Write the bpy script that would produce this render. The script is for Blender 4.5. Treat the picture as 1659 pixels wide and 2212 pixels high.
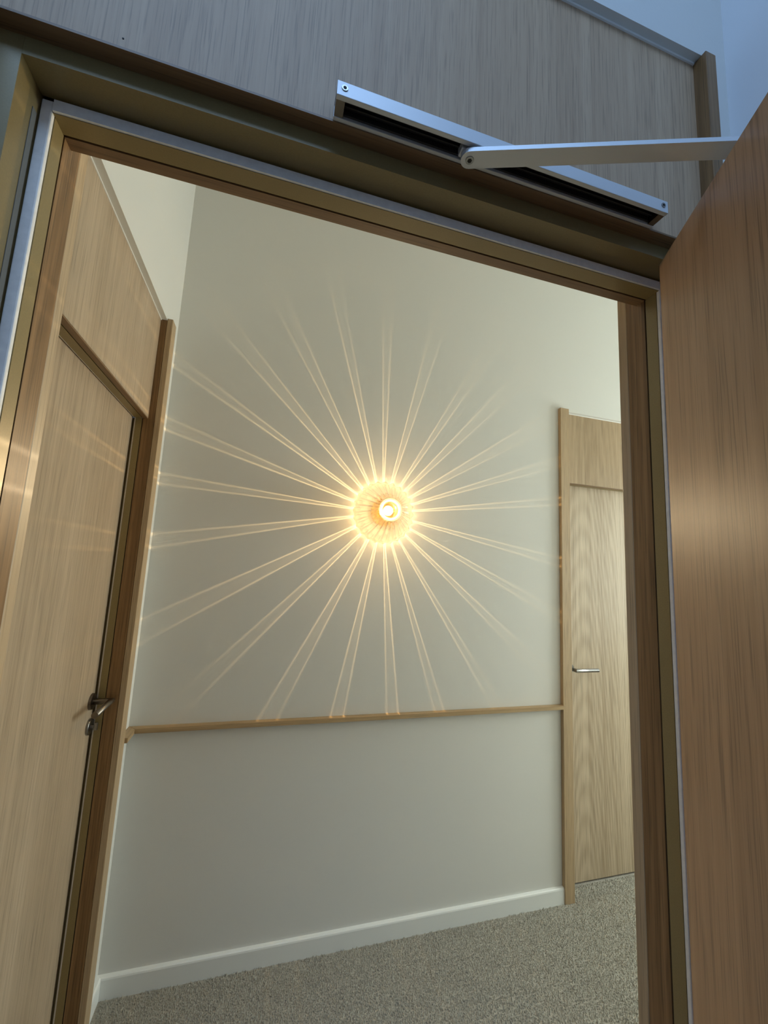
import bpy, bmesh, math, random
import numpy as np
from mathutils import Matrix, Vector

for o in list(bpy.data.objects):
    bpy.data.objects.remove(o, do_unlink=True)
scene = bpy.context.scene
COL = scene.collection
random.seed(7)

# ------------------------------------------------------------------ camera
CZ = 1.525                      # eye height; x/y of the camera is the world origin
cam_d = bpy.data.cameras.new('camera')
cam_d.sensor_fit = 'HORIZONTAL'
cam_d.sensor_width = 36.0
cam_d.lens = 879.42 / 1659.0 * 36.0
cam_d.clip_start = 0.01
cam = bpy.data.objects.new('camera', cam_d)
COL.objects.link(cam)
RW = [[0.95976773, -0.2765785, 0.04847927],
      [0.08302689, 0.11459726, -0.98993636],
      [0.26823952, 0.95413406, 0.13295021]]
M = Matrix(((RW[0][0], -RW[1][0], -RW[2][0], 0.0),
            (RW[0][1], -RW[1][1], -RW[2][1], 0.0),
            (RW[0][2], -RW[1][2], -RW[2][2], CZ),
            (0, 0, 0, 1)))
cam.matrix_world = M
scene.camera = cam

# ------------------------------------------------------------------ world, exposure
scene.view_settings.view_transform = 'Standard'
scene.view_settings.look = 'None'
scene.view_settings.gamma = 1.0
scene.view_settings.use_curve_mapping = False
scene.view_settings.exposure = 0.0
scene.cycles.max_bounces = 5
scene.cycles.use_light_tree = False
scene.cycles.diffuse_bounces = 4
scene.cycles.glossy_bounces = 3
scene.cycles.transmission_bounces = 6
scene.cycles.transparent_max_bounces = 10
scene.cycles.use_adaptive_sampling = True
scene.cycles.adaptive_threshold = 0.04
world = bpy.data.worlds.new('world')
scene.world = world
world.use_nodes = True
wb = world.node_tree.nodes['Background']
wb.inputs[0].default_value = (0.45, 0.62, 1.0, 1)
wb.inputs[1].default_value = 0.6


def area_light(name, loc, rot, sx, sy, power, col):
    d = bpy.data.lights.new(name, 'AREA')
    d.shape = 'RECTANGLE'
    d.size, d.size_y = sx, sy
    d.energy = power
    d.color = col
    o = bpy.data.objects.new(name, d)
    o.location = loc
    o.rotation_euler = rot
    COL.objects.link(o)
    return o


# daylight entering by the room's rooflight (dusk blue) and by the corridor window (paler)
area_light('daylight_room', (-0.35, -0.62, 3.335), (0, 0, 0), 1.4, 0.9, 23.5, (0.36, 0.595, 1.0))
area_light('daylight_corridor', (3.635, 1.19, 1.60), (0, math.radians(90), 0), 1.4, 0.8, 54.0, (0.90, 1.0, 0.945))

# ------------------------------------------------------------------ tags
def tag(o, label=None, cat=None, group=None, kind=None):
    if label: o['label'] = label
    if cat: o['category'] = cat
    if group: o['group'] = group
    if kind: o['kind'] = kind
    return o


def empty(name, loc=(0, 0, 0), rz=0.0):
    o = bpy.data.objects.new(name, None)
    o.empty_display_size = 0.05
    o.location = loc
    o.rotation_euler = (0, 0, rz)
    COL.objects.link(o)
    return o


# ------------------------------------------------------------------ materials
def new_mat(name):
    m = bpy.data.materials.new(name)
    m.use_nodes = True
    nt = m.node_tree
    return m, nt, nt.nodes['Principled BSDF']


def N(nt, t, **kw):
    n = nt.nodes.new(t)
    for k, v in kw.items():
        setattr(n, k, v)
    return n


def ramp(nt, stops):
    r = N(nt, 'ShaderNodeValToRGB')
    els = r.color_ramp.elements
    els[0].position, els[0].color = stops[0][0], stops[0][1]
    els[1].position, els[1].color = stops[-1][0], stops[-1][1]
    for p, c in stops[1:-1]:
        e = els.new(p)
        e.color = c
    return r


def c4(c):
    return (c[0], c[1], c[2], 1.0)


def oak(name, light, dark, axis='Z', rough=0.42, seed=0.0, cathedral=None, pore=0.5, scale=1.0, contrast=1.0, spec=0.4):
    """Oak: fine streaks, broad bands and dark pores stretched along the grain axis; optional arched figure."""
    m, nt, b = new_mat(name)
    tc = N(nt, 'ShaderNodeTexCoord')
    st = 0.014
    sc = {'X': (st, 1, 1), 'Y': (1, st, 1), 'Z': (1, 1, st)}[axis]

    def mapped(k, stretch=1.0):
        mp = N(nt, 'ShaderNodeMapping')
        s = [q * k * scale for q in sc]
        i = 'XYZ'.index(axis)
        s[i] *= stretch
        mp.inputs['Scale'].default_value = s
        mp.inputs['Location'].default_value = (seed * 3.1, seed * 1.7, seed * 2.3)
        nt.links.new(tc.outputs['Object'], mp.inputs['Vector'])
        return mp
    n1 = N(nt, 'ShaderNodeTexNoise')
    n1.inputs['Scale'].default_value = 1.0
    n1.inputs['Detail'].default_value = 4.0
    n1.inputs['Roughness'].default_value = 0.6
    nt.links.new(mapped(95).outputs[0], n1.inputs['Vector'])
    n2 = N(nt, 'ShaderNodeTexNoise')
    n2.inputs['Scale'].default_value = 1.0
    n2.inputs['Detail'].default_value = 3.0
    nt.links.new(mapped(17, 0.8).outputs[0], n2.inputs['Vector'])
    n3 = N(nt, 'ShaderNodeTexNoise')
    n3.inputs['Scale'].default_value = 1.0
    n3.inputs['Detail'].default_value = 2.0
    nt.links.new(mapped(420, 1.4).outputs[0], n3.inputs['Vector'])
    mix = N(nt, 'ShaderNodeMath', operation='MULTIPLY_ADD')
    mix.inputs[1].default_value = 0.55
    nt.links.new(n1.outputs['Fac'], mix.inputs[0])
    m2 = N(nt, 'ShaderNodeMath', operation='MULTIPLY')
    m2.inputs[1].default_value = 0.45
    nt.links.new(n2.outputs['Fac'], m2.inputs[0])
    nt.links.new(m2.outputs[0], mix.inputs[2])
    fac = mix
    if cathedral:
        (ax, ay, u0, z0, fr, amt) = cathedral
        sep = N(nt, 'ShaderNodeSeparateXYZ')
        nt.links.new(tc.outputs['Object'], sep.inputs[0])

        def mth(op, a, bb, c=None):
            q = N(nt, 'ShaderNodeMath', operation=op)
            for i, v in enumerate((a, bb, c)):
                if v is None: continue
                if isinstance(v, (int, float)): q.inputs[i].default_value = v
                else: nt.links.new(v, q.inputs[i])
            return q.outputs[0]
        u = mth('ADD', mth('MULTIPLY', sep.outputs['X'], ax), mth('MULTIPLY', sep.outputs['Y'], ay))
        nw = N(nt, 'ShaderNodeTexNoise')
        nw.inputs['Scale'].default_value = 1.0
        nw.inputs['Detail'].default_value = 2.0
        nt.links.new(mapped(9, 2.2).outputs[0], nw.inputs['Vector'])
        u = mth('ADD', u, mth('MULTIPLY', mth('SUBTRACT', nw.outputs['Fac'], 0.5), 0.10))
        du = mth('SUBTRACT', u, u0)
        dz = mth('MULTIPLY', mth('SUBTRACT', sep.outputs['Z'], z0), 0.085)
        rr = mth('SQRT', mth('ADD', mth('MULTIPLY', du, du), mth('MULTIPLY', dz, dz)), None)
        wv = mth('SINE', mth('MULTIPLY', rr, fr), None)
        wv = mth('MULTIPLY', wv, amt)
        fac = N(nt, 'ShaderNodeMath', operation='ADD')
        nt.links.new(mix.outputs[0], fac.inputs[0])
        nt.links.new(wv, fac.inputs[1])
    w = 0.16 / contrast
    r = ramp(nt, [(0.5 - w, c4(dark)), (0.5, c4([(a + bb) / 2 for a, bb in zip(light, dark)])), (0.5 + w, c4(light))])
    nt.links.new(fac.outputs[0], r.inputs[0])
    pr = ramp(nt, [(0.33, (1 - pore, 1 - pore, 1 - pore, 1)), (0.47, (1, 1, 1, 1))])
    nt.links.new(n3.outputs['Fac'], pr.inputs[0])
    mx = N(nt, 'ShaderNodeMix', data_type='RGBA', blend_type='MULTIPLY')
    mx.inputs[0].default_value = 0.55
    nt.links.new(r.outputs[0], mx.inputs[6])
    nt.links.new(pr.outputs[0], mx.inputs[7])
    nt.links.new(mx.outputs[2], b.inputs['Base Color'])
    b.inputs['Roughness'].default_value = rough
    b.inputs['Specular IOR Level'].default_value = spec
    bp = N(nt, 'ShaderNodeBump')
    bp.inputs['Strength'].default_value = 0.10
    bp.inputs['Distance'].default_value = 0.0008
    nt.links.new(n3.outputs['Fac'], bp.inputs['Height'])
    nt.links.new(bp.outputs[0], b.inputs['Normal'])
    return m


def plain(name, col, rough=0.5, metal=0.0, bump=0.0, bscale=300.0, var=0.0, coat=0.0):
    m, nt, b = new_mat(name)
    b.inputs['Base Color'].default_value = c4(col)
    b.inputs['Roughness'].default_value = rough
    b.inputs['Metallic'].default_value = metal
    b.inputs['Coat Weight'].default_value = coat
    tc = N(nt, 'ShaderNodeTexCoord')
    n = N(nt, 'ShaderNodeTexNoise')
    n.inputs['Scale'].default_value = bscale
    n.inputs['Detail'].default_value = 3.0
    nt.links.new(tc.outputs['Object'], n.inputs['Vector'])
    if var:
        r = ramp(nt, [(0.3, c4([q * (1 - var) for q in col])), (0.7, c4([min(1, q * (1 + var)) for q in col]))])
        nt.links.new(n.outputs['Fac'], r.inputs[0])
        nt.links.new(r.outputs[0], b.inputs['Base Color'])
    if bump:
        bp = N(nt, 'ShaderNodeBump')
        bp.inputs['Strength'].default_value = bump
        bp.inputs['Distance'].default_value = 0.001
        nt.links.new(n.outputs['Fac'], bp.inputs['Height'])
        nt.links.new(bp.outputs[0], b.inputs['Normal'])
    return m


MAT = {}
MAT['wall'] = plain('wall_paint', (0.70, 0.69, 0.645), 0.75, bump=0.12, bscale=260.0)
MAT['wall_room'] = plain('room_wall_paint', (0.80, 0.81, 0.82), 0.75, bump=0.12, bscale=260.0)
MAT['ceil'] = plain('ceiling_paint', (0.75, 0.75, 0.72), 0.9)
MAT['skirt'] = plain('skirting_gloss', (0.80, 0.81, 0.78), 0.3)
MAT['caulk'] = plain('caulk', (0.85, 0.84, 0.80), 0.6)
MAT['veneer'] = oak('oak_veneer', (0.47, 0.335, 0.20), (0.33, 0.22, 0.12), seed=1.0, rough=0.38)
MAT['veneer_left'] = oak('oak_veneer_left', (0.51, 0.395, 0.275), (0.37, 0.275, 0.18), seed=4.0, rough=0.40)
MAT['veneer_far'] = oak('oak_veneer_far', (0.57, 0.46, 0.325), (0.35, 0.26, 0.165), seed=2.0, rough=0.45,
                        cathedral=(1.0, 0.0, 0.165, -1.0, 500.0, 0.06), contrast=0.95)
MAT['veneer_far_top'] = oak('oak_veneer_far_top', (0.46, 0.34, 0.21), (0.33, 0.23, 0.13), seed=2.6, rough=0.45,
                            cathedral=(1.0, 0.0, 1.74, 1.2, 260.0, 0.06), contrast=0.8)
MAT['veneer_room'] = oak('oak_veneer_room', (0.55, 0.38, 0.237), (0.43, 0.285, 0.172), seed=7.0, rough=0.55, contrast=0.9, scale=1.7)
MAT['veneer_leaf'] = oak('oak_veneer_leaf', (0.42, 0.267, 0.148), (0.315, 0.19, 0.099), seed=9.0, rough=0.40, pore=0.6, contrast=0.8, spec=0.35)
MAT['post'] = oak('oak_post_shaded', (0.31, 0.172, 0.070), (0.185, 0.098, 0.036), seed=3.0, rough=0.42, contrast=1.25, pore=0.7,  # same oak made browner, the shade of the reveals put into its colour
                  cathedral=(1.0, 1.0, 0.35, 0.9, 500.0, 0.05))
MAT['post_edge'] = oak('oak_solid_pale', (0.50, 0.37, 0.225), (0.40, 0.28, 0.16), seed=5.0, rough=0.42, contrast=0.7)
MAT['oak_x'] = oak('oak_rail', (0.50, 0.36, 0.20), (0.33, 0.215, 0.105), axis='X', seed=6.0, rough=0.38)
MAT['oak_y'] = oak('oak_rail_return', (0.50, 0.36, 0.20), (0.33, 0.215, 0.105), axis='Y', seed=6.0, rough=0.38)
MAT['soffit_x'] = oak('oak_soffit_shaded', (0.26, 0.155, 0.075), (0.17, 0.098, 0.045), axis='X', seed=8.0, rough=0.45)  # darker copy of the oak, underside shade put into the colour
MAT['soffit_y'] = oak('oak_soffit_return_shaded', (0.26, 0.155, 0.075), (0.17, 0.098, 0.045), axis='Y', seed=8.0, rough=0.45)  # the same shaded copy with the grain along the left wall
MAT['olive'] = plain('olive_frame_paint', (0.26, 0.19, 0.078), 0.36, metal=0.1, bump=0.02, bscale=500.0, var=0.06)
MAT['seal'] = plain('pale_seal', (0.90, 0.86, 0.80), 0.5, bump=0.05, bscale=120.0, var=0.05)
MAT['brush'] = plain('grey_brush_pile', (0.17, 0.165, 0.15), 0.9)
MAT['dark'] = plain('dark_gap', (0.012, 0.010, 0.008), 0.8)
MAT['alu'] = plain('satin_aluminium', (0.66, 0.67, 0.68), 0.5, metal=0.45)
MAT['alu_dark'] = plain('dark_track_liner', (0.035, 0.032, 0.03), 0.55, metal=0.3)
MAT['steel'] = plain('satin_steel', (0.31, 0.30, 0.285), 0.28, metal=1.0)
MAT['bronze'] = plain('dark_nickel', (0.20, 0.17, 0.14), 0.33, metal=1.0)
MAT['brass'] = plain('gilt_brass', (0.80, 0.52, 0.16), 0.25, metal=1.0)
MAT['carpet_base'] = plain('carpet_backing', (0.40, 0.37, 0.31), 0.95, bump=0.9, bscale=190.0, var=0.25)


def carpet_mat():
    m, nt, b = new_mat('carpet_pile')
    tc = N(nt, 'ShaderNodeTexCoord')
    n = N(nt, 'ShaderNodeTexNoise')
    n.inputs['Scale'].default_value = 150.0
    nt.links.new(tc.outputs['Object'], n.inputs['Vector'])
    r = ramp(nt, [(0.3, (0.345, 0.332, 0.278, 1)), (0.7, (0.455, 0.44, 0.372, 1))])
    nt.links.new(n.outputs['Fac'], r.inputs[0])
    nt.links.new(r.outputs[0], b.inputs['Base Color'])
    b.inputs['Roughness'].default_value = 0.95
    b.inputs['Specular IOR Level'].default_value = 0.1
    return m


MAT['carpet'] = carpet_mat()


def glass_mat(name, tint, clear=0.5, body=0.0, rough=0.02, bodycol=None):
    """Clear cast glass: refraction plus straight-through transmission, so that the lamp's light passes it."""
    m = bpy.data.materials.new(name)
    m.use_nodes = True
    nt = m.node_tree
    nt.nodes.clear()
    out = N(nt, 'ShaderNodeOutputMaterial')
    g = N(nt, 'ShaderNodeBsdfGlass')
    g.inputs['Color'].default_value = c4(tint)
    g.inputs['Roughness'].default_value = rough
    g.inputs['IOR'].default_value = 1.52
    t = N(nt, 'ShaderNodeBsdfTransparent')
    t.inputs['Color'].default_value = c4(tint)
    mx = N(nt, 'ShaderNodeMixShader')
    mx.inputs[0].default_value = 1.0 - clear
    nt.links.new(t.outputs[0], mx.inputs[1])
    nt.links.new(g.outputs[0], mx.inputs[2])
    last = mx
    if body:
        d = N(nt, 'ShaderNodeBsdfTranslucent')
        d.inputs['Color'].default_value = c4(bodycol or tint)
        m2 = N(nt, 'ShaderNodeMixShader')
        m2.inputs[0].default_value = body
        nt.links.new(mx.outputs[0], m2.inputs[1])
        nt.links.new(d.outputs[0], m2.inputs[2])
        last = m2
    nt.links.new(last.outputs[0], out.inputs[0])
    return m


MAT['glass'] = glass_mat('ribbed_glass', (1.0, 0.985, 0.96), 0.50)
MAT['lip'] = glass_mat('glass_lip', (1.0, 0.98, 0.92), 0.55, body=0.03, bodycol=(1.0, 0.92, 0.70))
MAT['amber'] = glass_mat('amber_glass', (1.0, 0.95, 0.84), 0.65, body=0.03, bodycol=(1.0, 0.55, 0.12))
MAT['pane'] = glass_mat('window_pane', (0.97, 0.99, 0.98), 0.92)


def bulb_mat():
    m = bpy.data.materials.new('lit_bulb')
    m.use_nodes = True
    nt = m.node_tree
    nt.nodes.clear()
    out = N(nt, 'ShaderNodeOutputMaterial')
    e = N(nt, 'ShaderNodeEmission')
    e.inputs[0].default_value = (1.0, 0.80, 0.50, 1)
    e.inputs[1].default_value = 1.7
    t = N(nt, 'ShaderNodeBsdfTransparent')
    a = N(nt, 'ShaderNodeAddShader')
    nt.links.new(e.outputs[0], a.inputs[0])
    nt.links.new(t.outputs[0], a.inputs[1])
    nt.links.new(a.outputs[0], out.inputs[0])
    return m


MAT['bulb'] = bulb_mat()

# ------------------------------------------------------------------ mesh helpers
def link(name, bm, mat, parent=None, smooth=False):
    me = bpy.data.meshes.new(name)
    bmesh.ops.recalc_face_normals(bm, faces=bm.faces)
    bm.to_mesh(me)
    bm.free()
    me.materials.append(mat)
    if smooth:
        for p in me.polygons:
            p.use_smooth = True
    o = bpy.data.objects.new(name, me)
    COL.objects.link(o)
    if parent is not None:
        o.parent = parent
    return o


def add_box(bm, x0, x1, y0, y1, z0, z1, bevel=0.0, seg=2):
    mat = Matrix.Translation(((x0 + x1) / 2, (y0 + y1) / 2, (z0 + z1) / 2)) @ \
        Matrix.Diagonal((abs(x1 - x0), abs(y1 - y0), abs(z1 - z0), 1))
    r = bmesh.ops.create_cube(bm, size=1.0, matrix=mat)
    if bevel:
        es = list({e for v in r['verts'] for e in v.link_edges})
        bmesh.ops.bevel(bm, geom=es, offset=bevel, segments=seg, affect='EDGES', profile=0.5)


def box(name, mat, x0, x1, y0, y1, z0, z1, parent=None, bevel=0.0, seg=2):
    bm = bmesh.new()
    add_box(bm, x0, x1, y0, y1, z0, z1, bevel, seg)
    return link(name, bm, mat, parent)


def add_cyl(bm, p0, p1, r0, r1=None, seg=28, caps=True):
    r1 = r0 if r1 is None else r1
    p0, p1 = Vector(p0), Vector(p1)
    d = p1 - p0
    q = d.to_track_quat('Z', 'Y').to_matrix().to_4x4()
    mat = Matrix.Translation((p0 + p1) / 2) @ q
    bmesh.ops.create_cone(bm, cap_ends=caps, segments=seg, radius1=r0, radius2=r1, depth=d.length, matrix=mat)


def cyl(name, mat, p0, p1, r0, r1=None, parent=None, seg=28):
    bm = bmesh.new()
    add_cyl(bm, p0, p1, r0, r1, seg)
    o = link(name, bm, mat, parent)
    for p in o.data.polygons:
        p.use_smooth = len(p.vertices) == 4
    return o


# ------------------------------------------------------------------ key planes (metres, floor z = 0)
ZS = 0.501 + CZ        # underside of the overpanels on the corridor side
ZT = 0.900 + CZ        # top of the overpanels
ZR = 0.5416 + CZ       # underside of the overpanel on the room side
ZH = 0.5197 + CZ       # rebate height
YC, YR = 0.570, 0.4286  # door wall: corridor face, room face
XL, XR = -0.2795, 0.6203  # our opening
YF = 1.810             # far wall
XW = -0.442            # corridor left wall
CEIL = 3.30
XE = 3.60              # corridor right end
ROOM_X0, ROOM_X1, ROOM_Y0 = -2.30, 0.705, -2.60
PW = 0.055             # post width

# ------------------------------------------------------------------ setting
floor = box('floor', MAT['carpet_base'], ROOM_X0 - 0.2, XE + 0.2, ROOM_Y0 - 0.2, 2.2, -0.08, 0.0)
tag(floor, 'beige grey carpeted floor of room and corridor', 'floor', kind='structure')
SX0, SX1, SY0, SY1 = -1.10, 0.40, -1.12, -0.12     # rooflight
bm = bmesh.new()
for b in ((ROOM_X0 - 0.2, SX0, ROOM_Y0 - 0.2, 2.2), (SX1, XE + 0.2, ROOM_Y0 - 0.2, 2.2), (SX0, SX1, ROOM_Y0 - 0.2, SY0), (SX0, SX1, SY1, 2.2)):
    add_box(bm, *b, CEIL, CEIL + 0.12)
ceil = link('ceiling', bm, MAT['ceil'])
tag(ceil, 'plain white ceiling with a rooflight above room and corridor', 'ceiling', kind='structure')


def wall(name, boxes, label, mat='wall'):
    bm = bmesh.new()
    for b in boxes:
        add_box(bm, *b)
    return tag(link(name, bm, MAT[mat]), label, 'wall', kind='structure')


DX0, DX1 = 1.530, 2.430      # far right-hand doorway
LY0, LY1 = 0.745, 1.645      # left-hand doorway
wall('wall_far', [(XW - 0.15, DX0 - PW, YF, YF + 0.14, 0, CEIL),
                  (DX1 + PW, XE + 0.12, YF, YF + 0.14, 0, CEIL),
                  (DX0 - PW, DX1 + PW, YF, YF + 0.14, ZT, CEIL)],
     'off-white corridor wall carrying the lit glass lamp and the oak rail')
wall('wall_left', [(XW - 0.14, XW, LY1 + PW, YF, 0, CEIL),
                   (XW - 0.14, XW, YC, LY0 - PW, 0, CEIL),
                   (XW - 0.14, XW, LY0 - PW, LY1 + PW, ZT, CEIL)],
     'narrow white corridor wall around and above the left-hand oak door')
wall('wall_near', [(ROOM_X0 - 0.12, XL - PW, YR, YC, 0, CEIL),
                   (XR + PW, XE + 0.12, YR, YC, 0, CEIL),
                   (XL - PW, XR + PW, YR, YC, ZT, CEIL)],
     'white wall above the oak panel over the open doorway')
wall('wall_room_right', [(ROOM_X1, ROOM_X1 + 0.12, ROOM_Y0, YR, 0, CEIL)],
     'blue-lit white side wall of the room behind the open door', 'wall_room')
wall('wall_room_left', [(ROOM_X0 - 0.12, ROOM_X0, ROOM_Y0, YR, 0, CEIL)], 'white side wall of the room opposite the open door', 'wall_room')
wall('wall_room_back', [(ROOM_X0 - 0.12, ROOM_X1 + 0.12, ROOM_Y0 - 0.12, ROOM_Y0, 0, CEIL)],
     'plain white wall of the room behind the viewer', 'wall_room')
VY0, VY1, VZ0, VZ1 = 0.74, 1.64, 0.85, 2.35
wall('wall_right', [(XE, XE + 0.12, YC, VY0, 0, CEIL), (XE, XE + 0.12, VY1, YF, 0, CEIL),
                    (XE, XE + 0.12, VY0, VY1, 0, VZ0), (XE, XE + 0.12, VY0, VY1, VZ1, CEIL)],
     'white end wall of the corridor with a tall window')


def window(name, label, org, U, W, a, b):
    """Framed pane: corner org, edges a*U and b*W."""
    r = tag(empty(name, org), label, 'window', kind='structure')
    U, W = Vector(U), Vector(W)
    D = U.cross(W)
    t = 0.05

    def bx(n, mat, u0, u1, w0, w1, d):
        bm = bmesh.new()
        add_box(bm, u0, u1, w0, w1, -d / 2, d / 2)
        bm.transform(Matrix(((U.x, W.x, D.x, 0), (U.y, W.y, D.y, 0), (U.z, W.z, D.z, 0), (0, 0, 0, 1))))
        return link(n, bm, mat, r)
    bx('window_frame', MAT['skirt'], 0, t, 0, b, 0.03)
    bx('window_frame', MAT['skirt'], a - t, a, 0, b, 0.03)
    bx('window_frame', MAT['skirt'], t, a - t, 0, t, 0.03)
    bx('window_frame', MAT['skirt'], t, a - t, b - t, b, 0.03)
    bx('pane', MAT['pane'], t, a - t, t, b - t, 0.006)
    return r


window('window_1', 'white framed rooflight in the ceiling of the room', (SX0, SY0, CEIL + 0.06), (1, 0, 0), (0, 1, 0), SX1 - SX0, SY1 - SY0)
window('window_2', 'tall white framed window at the corridor end', (XE + 0.06, VY0, VZ0), (0, 1, 0), (0, 0, 1), VY1 - VY0, VZ1 - VZ0)

# ------------------------------------------------------------------ door frames (three alike)
# local frame: u along the opening, n out of the wall towards the corridor, z up
def frame_set(name, label, P, w, room_side, vmat, horiz):
    """P(u, n) -> world x, y.  Opening u = 0..w, wall plane n = 0."""
    root = tag(empty(name, (*P(w / 2, -0.05), 0)), label, 'door frame', kind='structure')
    inv = Matrix.Translation(root.location).inverted()

    def bx(n, mat, u0, u1, n0, n1, z0, z1, parent=root, bevel=0.0):
        a, b = P(u0, n0), P(u1, n1)
        bm = bmesh.new()
        add_box(bm, min(a[0], b[0]), max(a[0], b[0]), min(a[1], b[1]), max(a[1], b[1]), z0, z1, bevel)
        o = link(n, bm, mat, parent)
        if parent is root:
            o.matrix_parent_inverse = inv
        return o
    D = 0.1084            # olive front face on the room side
    top = ZT + 0.008
    for s, e in ((0.0, -1), (w, 1)):
        # oak lining and the paler lip that stands proud of the wall
        bx('post', MAT['post'], s, s + e * PW, -0.0385, -0.0005, 0, ZT)
        bx('post_lip', MAT['post_edge'], s, s + e * PW, 0.0, 0.020, 0, top, bevel=0.0015)
        bx('gap_shade_strip', MAT['dark'], s + e * 0.003, s + e * PW, -0.0412, -0.0385, 0, ZS)  # near-black strip that paints the shade inside the open joint
        # olive stop and the rebate behind it
        bx('frame_stop', MAT['olive'], s, s + e * PW, -0.062, -0.0412, 0, ZS)
        bx('jamb', MAT['olive'], s + e * 0.0135, s + e * PW, -D, -0.062, 0, ZR if room_side else ZS)
        bx('seal', MAT['seal'], s + e * (0.0004 if room_side else 0.006), s + e * 0.0124, -0.0685, -0.062, 0, ZH - 0.004, bevel=0.0016)
        if room_side and e < 0:
            bx('brush_seal', MAT['brush'], s + e * 0.0128, s + e * 0.0134, -0.0790, -0.0712, 0, ZS - 0.01)
        if room_side:
            e0 = 0.0500 if e < 0 else 0.0265
            bx('room_post', MAT['post'], s + e * e0, s + e * (e0 + 0.023), -0.150, -0.106, 0, ZT - 0.002, bevel=0.0012)
    # heads
    bx('frame_head', MAT['olive'], 0.0, w, -0.0674, -0.0425, ZS, ZS + 0.05)
    bx('gap_shade_strip', MAT['dark'], 0.0, w, -0.0425, -0.0395, ZS + 0.004, ZS + 0.05)  # the joint's shade again as a near-black strip, along the head
    bx('head_soffit', MAT['soffit_x' if horiz == 'X' else 'soffit_y'], 0.0, w, -0.0395, -0.0225, ZS, ZS + 0.004)
    bx('overpanel', vmat, 0.0, w, -0.0395, -0.022, ZS + 0.004, ZT)
    bx('caulk_line', MAT['caulk'], 0.0, w, -0.0220, -0.0195, ZT - 0.003, ZT)
    bx('frame_head', MAT['olive'], -0.0133, w + 0.0133, -D, -0.0674, ZH, ZR)
    bx('seal', MAT['seal'], 0.0004, w - 0.0004, -0.0705, -0.0674, ZS + 0.0008, ZH - 0.0035)
    if room_side:
        bx('overpanel', MAT['veneer_room'], -0.0500, w + 0.0265, -0.128, -0.118, ZR + 0.003, ZT)
        bx('head_soffit', MAT['soffit_x'], -0.0500, w + 0.0265, -0.128, -0.100, ZR, ZR + 0.003)
        bx('caulk_line', MAT['caulk'], -0.0500, w + 0.0265, -0.1305, -0.128, ZT - 0.004, ZT)
    if room_side:
        a = P(0.0832, -0.128)
        bm = bmesh.new()
        add_cyl(bm, (a[0], a[1] - 0.0003, 0.5548 + CZ), (a[0], a[1] + 0.001, 0.5548 + CZ), 0.0011, seg=12)
        link('nail_hole', bm, MAT['dark'], root).matrix_parent_inverse = inv
    bx('backing', MAT['dark'], -0.03, w + 0.026, -0.117, -0.043, ZR + 0.012, ZT)
    return root


frame_set('trim_1', 'oak and olive frame of the open doorway with an oak panel above it',
          lambda u, n: (XL + u, YC + n), XR - XL, True, MAT['veneer'], 'X')
frame_set('trim_2', 'oak frame and overpanel of the closed door on the left wall',
          lambda u, n: (XW + n, LY0 + u), LY1 - LY0, False, MAT['veneer_left'], 'Y')
frame_set('trim_3', 'oak frame and overpanel of the closed far door on the right',
          lambda u, n: (DX0 + u, YF - n), DX1 - DX0, False, MAT['veneer_far_top'], 'X')

# ------------------------------------------------------------------ doors
# open door: hinged on the right, swung into the room towards the viewer
ang = math.radians(-152.42)
hx, hy = 0.5835, 0.470
d1 = tag(empty('door_1', (hx, hy, 0), 0.0), 'large oak door standing open in the right foreground', 'door', kind='structure')
dvec = Vector((math.sin(ang), math.cos(ang), 0))     # from hinge edge to free edge
nvec = Vector((-dvec.y, dvec.x, 0))
if nvec.x < 0:
    nvec = -nvec                                     # towards the pull face
DM = Matrix(((dvec.x, nvec.x, 0, hx), (dvec.y, nvec.y, 0, hy), (0, 0, 1, 0), (0, 0, 0, 1)))
d1.matrix_world = DM
LW, LT, LZ = 0.922, 0.044, 0.516 + CZ
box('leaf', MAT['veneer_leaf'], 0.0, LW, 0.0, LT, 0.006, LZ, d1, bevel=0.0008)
for zz in (0.25, 1.02, 1.80):
    bm = bmesh.new()
    add_cyl(bm, (-0.006, LT + 0.006, zz - 0.05), (-0.006, LT + 0.006, zz + 0.05), 0.007, seg=16)
    add_box(bm, -0.0025, 0.0, 0.010, LT, zz - 0.05, zz + 0.05)
    link('hinge', bm, MAT['steel'], d1)


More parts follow.
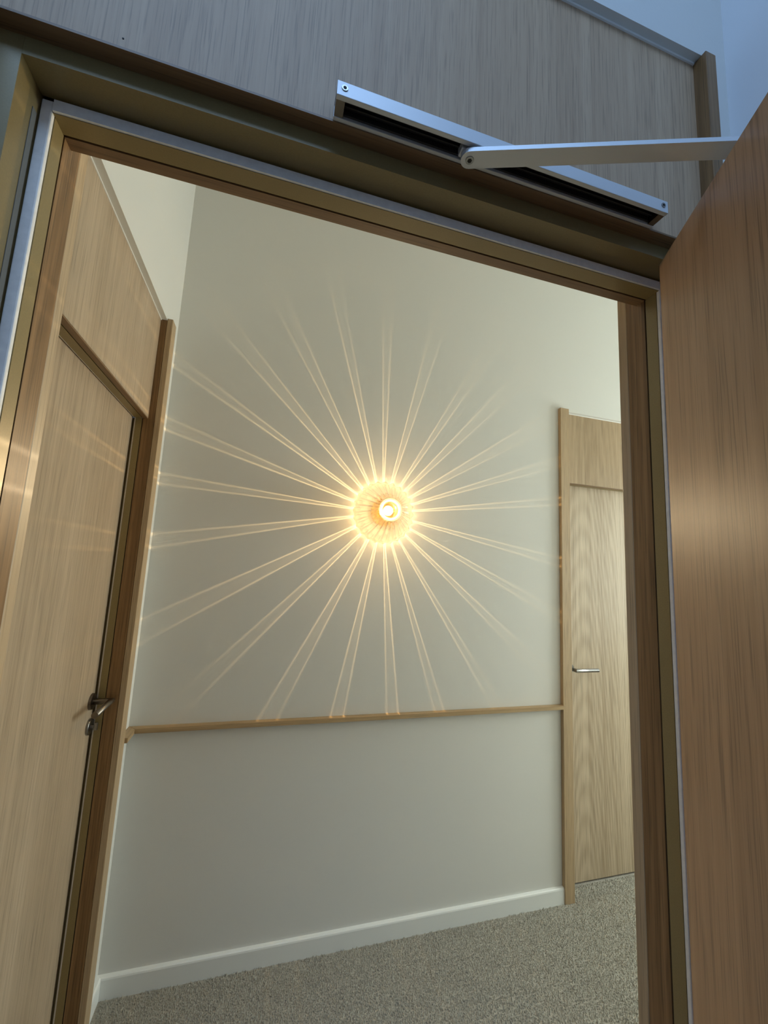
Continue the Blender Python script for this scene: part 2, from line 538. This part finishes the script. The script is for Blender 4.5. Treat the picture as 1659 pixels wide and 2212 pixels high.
def lever(parent, S, nv, lv, mat):
    """Mitred lever: rose on the leaf at S, neck along nv, grip along lv."""
    S, nv, lv = Vector(S), Vector(nv), Vector(lv)
    bm = bmesh.new()
    E = S + nv * 0.058
    r = 0.0095
    pts = [S + nv * 0.006, E, E + lv * 0.135]
    # mitred tube: three rings
    up = Vector((0, 0, 1))
    rings = []
    seg = 20
    for i, p in enumerate(pts):
        if i == 0:
            a, b2, k = lv, up, 1.0
        elif i == 1:
            a, b2, k = (lv - nv).normalized(), up, math.sqrt(2)
            a = (lv + nv).normalized()
        else:
            a, b2, k = nv, up, 1.0
        ring = []
        for j in range(seg):
            t = 2 * math.pi * j / seg
            if i == 1:
                off = a * (-math.cos(t) * r * k) * -1 + b2 * math.sin(t) * r
                off = (lv * -1 + nv) * (math.cos(t) * r) + b2 * math.sin(t) * r
            elif i == 0:
                off = lv * -1 * math.cos(t) * r + b2 * math.sin(t) * r
            else:
                off = nv * math.cos(t) * r + b2 * math.sin(t) * r
            ring.append(bm.verts.new(p + off))
        rings.append(ring)
    twin = [bm.verts.new(v.co) for v in rings[1]]
    for A, B in ((rings[0], rings[1]), (twin, rings[2])):
        for j in range(seg):
            bm.faces.new((A[j], A[(j + 1) % seg], B[(j + 1) % seg], B[j]))
    bm.faces.new(rings[2])
    bm.faces.new(rings[0])
    o = link('lever_handle', bm, mat, parent)
    for p in o.data.polygons:
        p.use_smooth = len(p.vertices) == 4
    bm = bmesh.new()
    add_cyl(bm, S, S + nv * 0.008, 0.026, 0.025, 36)
    link('rose', bm, mat, o)
    return o


# lever of the open door, on both faces near the free edge
lever(d1, (LW - 0.06, 0.0, 1.037), (0, -1, 0), (-1, 0, 0), MAT['bronze'])
lever(d1, (LW - 0.06, LT, 1.037), (0, 1, 0), (-1, 0, 0), MAT['bronze'])

# closed door on the left
d2 = tag(empty('door_2', (XW - 0.0674, LY0, 0)), 'closed oak door with a dark lever handle on the left', 'door', kind='structure')
LW2 = LY1 - LY0
box('leaf', MAT['veneer_left'], -0.051, -0.007, -0.008, LW2 + 0.008, 0.008, ZS + 0.012, d2, bevel=0.0008)
lever(d2, (-0.007, 1.622 - LY0, 1.037), (1, 0, 0), (0, -1, 0), MAT['bronze'])
e2 = cyl('escutcheon', MAT['steel'], (-0.007, 1.630 - LY0, 0.956), (0.001, 1.630 - LY0, 0.956), 0.026, 0.025, d2, 36)
bm = bmesh.new()
add_cyl(bm, (0.001, 1.630 - LY0, 0.956), (0.010, 1.630 - LY0, 0.956), 0.007, seg=18)
add_box(bm, 0.008, 0.020, 1.627 - LY0, 1.633 - LY0, 0.944, 0.968, 0.002)
link('thumb_turn', bm, MAT['steel'], e2)

# far closed door on the right
d3 = tag(empty('door_3', (DX0, YF + 0.0674, 0)), 'closed pale oak door with arched grain at the far right', 'door', kind='structure')
LW3 = DX1 - DX0
box('leaf', MAT['veneer_far'], -0.008, LW3 + 0.008, 0.007, 0.051, 0.010, ZS + 0.012, d3, bevel=0.0008)
lever(d3, (0.060, 0.007, 1.040), (0, -1, 0), (1, 0, 0), MAT['steel'])

# ------------------------------------------------------------------ rail and skirting
rail = tag(empty('trim_4', (0.5, YF - 0.015, 0.87)), 'slim oak rail running across the off-white wall at waist height', 'rail', kind='structure')
RZ0, RZ1 = 0.8695, 0.887
bm = bmesh.new()
vs = [(XW, YF), (DX0 - PW, YF), (DX0 - PW, YF - 0.029), (XW + 0.029, YF - 0.029)]
lo = [bm.verts.new((x, y, RZ0)) for x, y in vs]
hi = [bm.verts.new((x, y, RZ1)) for x, y in vs]
bm.faces.new(lo); bm.faces.new(hi)
for i in range(4):
    bm.faces.new((lo[i], lo[(i + 1) % 4], hi[(i + 1) % 4], hi[i]))
bmesh.ops.bevel(bm, geom=[e for e in bm.edges], offset=0.0012, segments=2, affect='EDGES')
o = link('rail_length', bm, MAT['oak_x'], rail)
o.matrix_parent_inverse = Matrix.Translation(rail.location).inverted()
bm = bmesh.new()
vs = [(XW, YF), (XW + 0.029, YF - 0.029), (XW + 0.029, LY1 + PW), (XW, LY1 + PW)]
lo = [bm.verts.new((x, y, RZ0)) for x, y in vs]
hi = [bm.verts.new((x, y, RZ1)) for x, y in vs]
bm.faces.new(lo); bm.faces.new(hi)
for i in range(4):
    bm.faces.new((lo[i], lo[(i + 1) % 4], hi[(i + 1) % 4], hi[i]))
bmesh.ops.bevel(bm, geom=[e for e in bm.edges], offset=0.0012, segments=2, affect='EDGES')
o = link('rail_return', bm, MAT['oak_y'], rail)
o.matrix_parent_inverse = Matrix.Translation(rail.location).inverted()


def skirting(name, a, b, nrm, label):
    """Rounded-top board along a->b, standing out by nrm."""
    a, b, nrm = Vector((*a, 0)), Vector((*b, 0)), Vector((*nrm, 0))
    prof = [(0, 0), (0.015, 0), (0.015, 0.062), (0.0135, 0.067), (0.010, 0.070), (0, 0.071)]
    bm = bmesh.new()
    ends = []
    for k, p in enumerate((a, b)):
        ends.append([bm.verts.new(p + nrm * d + Vector((0, 0, z))) for d, z in prof])
    n = len(prof)
    for i in range(n):
        bm.faces.new((ends[0][i], ends[0][(i + 1) % n], ends[1][(i + 1) % n], ends[1][i]))
    bm.faces.new(ends[0]); bm.faces.new(ends[1])
    return tag(link(name, bm, MAT['skirt']), label, 'skirting', kind='structure')


skirting('baseboard_far', (XW, YF), (DX0 - PW, YF), (0, -1), 'white skirting board along the foot of the lamp wall')
skirting('baseboard_left', (XW, LY1 + PW), (XW, YF), (1, 0), 'short white skirting board in the left corner')
skirting('baseboard_near', (XR + PW, YC), (XE, YC), (0, 1), 'white skirting board on the corridor side of the door wall')
skirting('baseboard_far_end', (DX1 + PW, YF), (XE, YF), (0, -1), 'white skirting board beyond the far right door')

# ------------------------------------------------------------------ door closer: track on the overpanel, arm over the open door
clo = tag(empty('door_closer', (0.284, 0.442, 0.543 + CZ)), 'silver sliding-arm door closer fixed on the oak panel above the doorway', 'door closer')
CI = Matrix.Translation(clo.location).inverted()


def cpart(o):
    o.matrix_parent_inverse = CI
    return o


TX0, TX1, TY0, TY1, TZ0, TZ1 = 0.034, 0.534, 0.4118, 0.4420, 0.543 + CZ, 0.5626 + CZ
# C-section rail, open underneath
bm = bmesh.new()
add_box(bm, TX0, TX1, TY0, TY0 + 0.006, TZ0, TZ1, 0.0006)
add_box(bm, TX0, TX1, TY1 - 0.005, TY1, TZ0, TZ1, 0.0006)
add_box(bm, TX0, TX1, TY0 + 0.006, TY1 - 0.005, TZ1 - 0.004, TZ1)
track = cpart(link('track', bm, MAT['alu'], clo))
bm = bmesh.new()
add_box(bm, TX0 + 0.012, TX1 - 0.012, TY0 + 0.0062, TY0 + 0.0085, TZ0 + 0.004, TZ1 - 0.0045)
add_box(bm, TX0 + 0.012, TX1 - 0.012, TY1 - 0.0075, TY1 - 0.0052, TZ0 + 0.004, TZ1 - 0.0045)
add_box(bm, TX0 + 0.012, TX1 - 0.012, TY0 + 0.0085, TY1 - 0.0075, TZ1 - 0.0075, TZ1 - 0.0045)
add_box(bm, TX0 + 0.012, TX1 - 0.012, TY0 + 0.0165, TY0 + 0.018, TZ1 - 0.011, TZ1 - 0.0075)
cpart(link('track_liner', bm, MAT['alu_dark'], clo))
for x0, x1 in ((TX0 + 0.0004, TX0 + 0.011), (TX1 - 0.011, TX1 - 0.0004)):
    cpart(box('end_cap', MAT['bronze'], x0, x1, TY0 + 0.0062, TY1 - 0.0052, TZ0 + 0.0008, TZ1 - 0.0045, clo))


def screw(S, nv, r, parent):
    S, nv = Vector(S), Vector(nv)
    bm = bmesh.new()
    add_cyl(bm, S - nv * 0.002, S + nv * 0.0009, r, r * 0.86, 24)
    o = cpart(link('screw', bm, MAT['steel'], parent))
    bm = bmesh.new()
    add_cyl(bm, S + nv * 0.0007, S + nv * 0.0012, r * 0.52, r * 0.48, 6)
    s = link('screw_socket', bm, MAT['dark'], o)
    return o


for x in (TX0 + 0.009, TX1 - 0.009):
    screw((x, TY0, (TZ0 + TZ1) / 2 + 0.001), (0, -1, 0), 0.0044, clo)

# sliding block and arm
PV = Vector((0.2133, 0.4266, 0))
ad = Vector((0.5116 - 0.2133, 0.3135 - 0.4266, 0)).normalized()
ap = Vector((-ad.y, ad.x, 0))
ALEN = 0.3806
AZ0, AZ1 = 0.5345 + CZ, 0.5405 + CZ
bm = bmesh.new()
add_box(bm, PV.x - 0.014, PV.x + 0.020, TY0 + 0.009, TY1 - 0.008, TZ0 - 0.001, TZ1 - 0.008, 0.0015)
add_cyl(bm, (PV.x, PV.y, AZ1), (PV.x, PV.y, TZ0 + 0.004), 0.006, seg=20)
cpart(link('slider', bm, MAT['alu'], clo))
bm = bmesh.new()
hw = 0.0118
outl = []
for k in range(13):
    t = math.pi / 2 + math.pi * k / 12
    outl.append(PV + ad * (math.cos(t) * hw) + ap * (math.sin(t) * hw))
for k in range(13):
    t = -math.pi / 2 + math.pi * k / 12
    outl.append(PV + ad * (ALEN + math.cos(t) * hw) + ap * (math.sin(t) * hw))
lo = [bm.verts.new((p.x, p.y, AZ0)) for p in outl]
hi = [bm.verts.new((p.x, p.y, AZ1)) for p in outl]
bm.faces.new(lo); bm.faces.new(hi)
n = len(outl)
for i in range(n):
    bm.faces.new((lo[i], lo[(i + 1) % n], hi[(i + 1) % n], hi[i]))
arm = cpart(link('arm', bm, MAT['alu'], clo))
s = screw((PV.x, PV.y, AZ0), (0, 0, -1), 0.0062, clo)
# closer body on the hidden face of the open leaf
SP = PV + ad * ALEN
cl = DM.inverted() @ Vector((SP.x, SP.y, 0))
bm = bmesh.new()
add_box(bm, cl.x - 0.07, cl.x + 0.15, LT + 0.0005, LT + 0.046, LZ - 0.068, LZ - 0.008, 0.004)
add_cyl(bm, (cl.x, cl.y, LZ - 0.010), (cl.x, cl.y, AZ0), 0.009, seg=20)
bm.transform(DM)
cpart(link('closer_body', bm, MAT['alu'], clo))

# ------------------------------------------------------------------ wall lamp
LC = Vector((0.5035, YF, 0.2474 + CZ))
lamp = tag(empty('wall_lamp', LC), 'lit round ribbed glass wall lamp casting a star of light on the wall', 'lamp')
NR = 24


def revolve(name, prof, mat, seg=192, rib=None, parent=lamp, smooth=True, closed=False, flip=10 ** 6, inner_sign=-0.7):
    """prof: (d, r) pairs; d = distance from the wall.  Local: wall plane y = 0, lamp axis -y."""
    bm = bmesh.new()
    rings = []
    for d, r in prof:
        ring = []
        for j in range(seg):
            t = 2 * math.pi * j / seg
            rr = r
            dd = d
            if rib:
                a = rib(d, r) * (inner_sign if len(rings) >= flip else 1.0)
                rr = r * (1 + a * math.cos(NR * t))
            ring.append(bm.verts.new((math.sin(t) * rr, -dd, math.cos(t) * rr)))
        rings.append(ring)
    k = len(rings)
    for i in range(k if closed else k - 1):
        A, B = rings[i], rings[(i + 1) % k]
        for j in range(seg):
            bm.faces.new((A[j], A[(j + 1) % seg], B[(j + 1) % seg], B[j]))
    return link(name, bm, mat, parent, smooth)


# gilt back plate with scalloped edge and bulb holder
revolve('back_plate', [(0.0, 0.058), (0.006, 0.060), (0.012, 0.056), (0.016, 0.040), (0.018, 0.0005)], MAT['brass'], 144,
        rib=lambda d, r: 0.035 if r > 0.03 else 0)
revolve('bulb_holder', [(0.016, 0.020), (0.050, 0.020), (0.056, 0.016), (0.0605, 0.0005)], MAT['brass'], 48)
outer = [(0.004, 0.138), (0.010, 0.1415), (0.020, 0.141), (0.032, 0.136), (0.046, 0.126), (0.060, 0.113), (0.075, 0.098),
         (0.090, 0.082), (0.104, 0.068), (0.116, 0.057), (0.123, 0.0515)]
inner = [(d - 0.008, r - 0.0105) for d, r in outer[::-1]][:-1] + [(0.004, 0.1290)]


def ribf(d, r):
    return 0.045 * min(1.0, max(0.0, (0.123 - d) / 0.05)) * (1.0 if d > 0.012 else 0.4)


revolve('glass_shade', outer + inner, MAT['glass'], 288, rib=ribf, closed=True, flip=len(outer))
revolve('glass_lip', [(0.1185, 0.0505), (0.124, 0.0510), (0.1275, 0.0480), (0.1285, 0.0430), (0.1265, 0.0375), (0.1205, 0.0360), (0.1165, 0.0430)],
        MAT['lip'], 96, closed=True)
revolve('amber_collar', [(0.119, 0.0358), (0.100, 0.0335), (0.082, 0.0315), (0.066, 0.027), (0.060, 0.020),
                         (0.0615, 0.0185), (0.068, 0.0255), (0.083, 0.030), (0.100, 0.032), (0.119, 0.0343)],
        MAT['amber'], 96, closed=True)
bm = bmesh.new()
bmesh.ops.create_uvsphere(bm, u_segments=32, v_segments=20, radius=0.0225, matrix=Matrix.Translation((0, -0.084, 0)))
link('bulb', bm, MAT['bulb'], lamp, True)

# the lamp's own light: measured-style photometric web (24 glass ribs throw 24 paired streaks across the wall)
RAYS = [(357.2, 359.9, 1.0), (12.1, 16.1, .75), (29.1, 32.4, .8), (40.7, 44.8, .8), (55.3, 59.4, .8), (68.4, 71.0, .85), (80.5, 82.8, .9),
        (99.2, 101.7, .8), (114.0, 116.5, .95), (128.6, 131.4, .9), (144.0, 146.4, .9), (159.3, 161.9, 1.0), (172.6, 176.0, 1.0),
        (188.4, 191.9, 1.0), (204.6, 208.6, 1.0), (221.9, 225.3, 1.0), (238.1, 242.5, 1.0), (257.0, 260.2, 1.0), (272.5, 275.1, 1.0),
        (285.8, 288.7, 1.1), (300.0, 302.4, 1.1), (313.6, 317.6, .95), (328.5, 332.0, .9), (343.4, 346.3, 1.0)]
HB = 0.084
vang = list(np.arange(0, 70, 2.0)) + list(np.arange(70, 84, 0.5)) + list(np.arange(84, 96, 0.25)) + list(np.arange(96, 140, 1.0)) + [140, 160, 180]
hang = np.arange(0, 360.01, 0.25)
rng = np.random.default_rng(3)
prof_h = np.zeros(len(hang))
for a, b, s in RAYS:
    b2 = b if b > a else b + 360
    ea, eb = rng.uniform(0.75, 1.15), rng.uniform(0.75, 1.15)
    for sh in (-360, 0, 360):
        h = hang + sh
        edge = 1.15 * ea * np.exp(-((h - a) / 0.27) ** 2) + eb * np.exp(-((h - b2) / 0.27) ** 2)
        fill = 0.18 / (1 + np.exp(-(h - a) / 0.3)) / (1 + np.exp((h - b2) / 0.3))
        prof_h += s * (edge + fill)


def E_ray(r):
    if r < 0.15:
        return 0.004 if r < 0.128 else 0.004 + 0.996 * (r - 0.128) / 0.022
    return 1.0 * (0.15 / r) ** 1.5 * max(0.0, 1 - (r / 1.25) ** 2)


def E_base(r):
    return 0.10 * math.exp(-((r - 0.14) / 0.13)) if r > 0.14 else (0.004 if r < 0.125 else 0.004 + 0.096 * (r - 0.125) / 0.015)


def I_of(v, E):
    if v < 89.0:
        r = HB * math.tan(math.radians(v))
        val = E(max(r, 1e-3)) * (r * r + HB * HB) ** 1.5 / HB
        return val
    return 0.0


rows = []
ray_v = np.array([I_of(v, E_ray) for v in vang])
base_v = np.array([I_of(v, E_base) for v in vang])
for i, v in enumerate(vang):
    if v > 85.5:
        # past the plane of the wall the streaks fan out weakly and hit the doors to the side
        ray_v[i] = max(ray_v[i] if v < 86 else 0.0, 0.16 * math.exp(-((v - 86) / 26.0)) if v < 150 else 0.0)
        base_v[i] = max(base_v[i] if v < 88 else 0.0, 0.024 if v < 125 else 0.024 * math.exp(-(v - 125) / 32.0))
side = 0.22 + 0.78 * np.exp(-((hang - 278.0) / 26.0) ** 2)      # beyond the wall plane most of it leaves to the left
wide = np.where(np.array(vang)[None, :] > 86.0, side[:, None], 1.0)
tab = prof_h[:, None] * ray_v[None, :] * wide + base_v[None, :]
tab *= 1000.0
IES_SHIFT = 180.0
hs = np.argsort((hang[:-1] + IES_SHIFT) % 360, kind='stable')
tab2 = np.vstack([tab[:-1][hs], tab[:-1][hs][:1]])
txt = bpy.data.texts.new('lamp_photometry')
head = 'IESNA:LM-63-2002\n[MANUFAC] none\nTILT=NONE\n1 -1 1 %d %d 1 2 0 0 0\n1 1 1\n' % (len(vang), len(hang))
body = [' '.join('%g' % v for v in vang), ' '.join('%g' % h for h in hang)]
body += [' '.join('%.3g' % q for q in row) for row in tab2]
txt.write(head + '\n'.join(body) + '\n')
ld = bpy.data.lights.new('bulb_light', 'POINT')
ld.shadow_soft_size = 0.002
ld.energy = 22.5
ld.color = (1.0, 0.775, 0.48)
ld.use_nodes = True
nt = ld.node_tree
em = nt.nodes['Emission']
ies = nt.nodes.new('ShaderNodeTexIES')
ies.mode = 'INTERNAL'
ies.ies = txt
ies.inputs['Strength'].default_value = 1.0
nt.links.new(ies.outputs['Fac'], em.inputs['Strength'])
lo_ = bpy.data.objects.new('bulb_light', ld)
lo_.location = LC + Vector((0, -HB, 0))
lo_.rotation_euler = (math.radians(90), 0, 0)
COL.objects.link(lo_)

# ------------------------------------------------------------------ carpet pile
def pile(x0, x1, y0, y1, step):
    r = np.random.default_rng(11)
    nx, ny = int((x1 - x0) / step), int((y1 - y0) / step)
    gx, gy = np.meshgrid(np.arange(nx), np.arange(ny))
    cx = x0 + (gx.ravel() + r.uniform(0, 1, nx * ny)) * step
    cy = y0 + (gy.ravel() + r.uniform(0, 1, nx * ny)) * step
    keep = ~((cx < XW + 0.016) & (cy > LY1)) & ~((cy > YF - 0.016) & ((cx < DX0 + 0.002) | (cx > DX1))) & (cx > XW + 0.002)
    keep &= ~((cx < XW + 0.022) & (cy > LY1 - 0.001)) & ~((cy > YF - 0.022) & (cx < DX0 + 0.001) & (cx > DX0 - PW - 0.002))
    cx, cy = cx[keep], cy[keep]
    n = len(cx)
    rad = r.uniform(0.0028, 0.0042, n)
    hgt = r.uniform(0.004, 0.0085, n)
    th = r.uniform(0, 2 * np.pi, n)
    lx, ly = r.normal(0, 0.0022, n), r.normal(0, 0.0022, n)
    V = np.zeros((n, 4, 3))
    for k in range(3):
        V[:, k, 0] = cx + rad * np.cos(th + k * 2.0944)
        V[:, k, 1] = cy + rad * np.sin(th + k * 2.0944)
        V[:, k, 2] = -0.001
    V[:, 3, 0] = cx + lx
    V[:, 3, 1] = cy + ly
    V[:, 3, 2] = hgt
    base = (np.arange(n) * 4)[:, None]
    F = np.concatenate([base + np.array([[0, 1, 3]]), base + np.array([[1, 2, 3]]), base + np.array([[2, 0, 3]])], axis=0)
    me = bpy.data.meshes.new('carpet_pile')
    me.vertices.add(n * 4)
    me.vertices.foreach_set('co', V.ravel())
    nf = len(F)
    me.loops.add(nf * 3)
    me.loops.foreach_set('vertex_index', F.ravel().astype(np.int32))
    me.polygons.add(nf)
    me.polygons.foreach_set('loop_start', (np.arange(nf) * 3).astype(np.int32))
    me.polygons.foreach_set('loop_total', np.full(nf, 3, np.int32))
    me.update(calc_edges=True)
    me.validate()
    me.materials.append(MAT['carpet'])
    o = bpy.data.objects.new('carpet_pile', me)
    COL.objects.link(o)
    return o


pl = pile(XW, 2.45, 0.85, YF + 0.072, 0.0058)
tag(pl, 'short beige grey carpet pile on the corridor floor', 'carpet', kind='stuff')
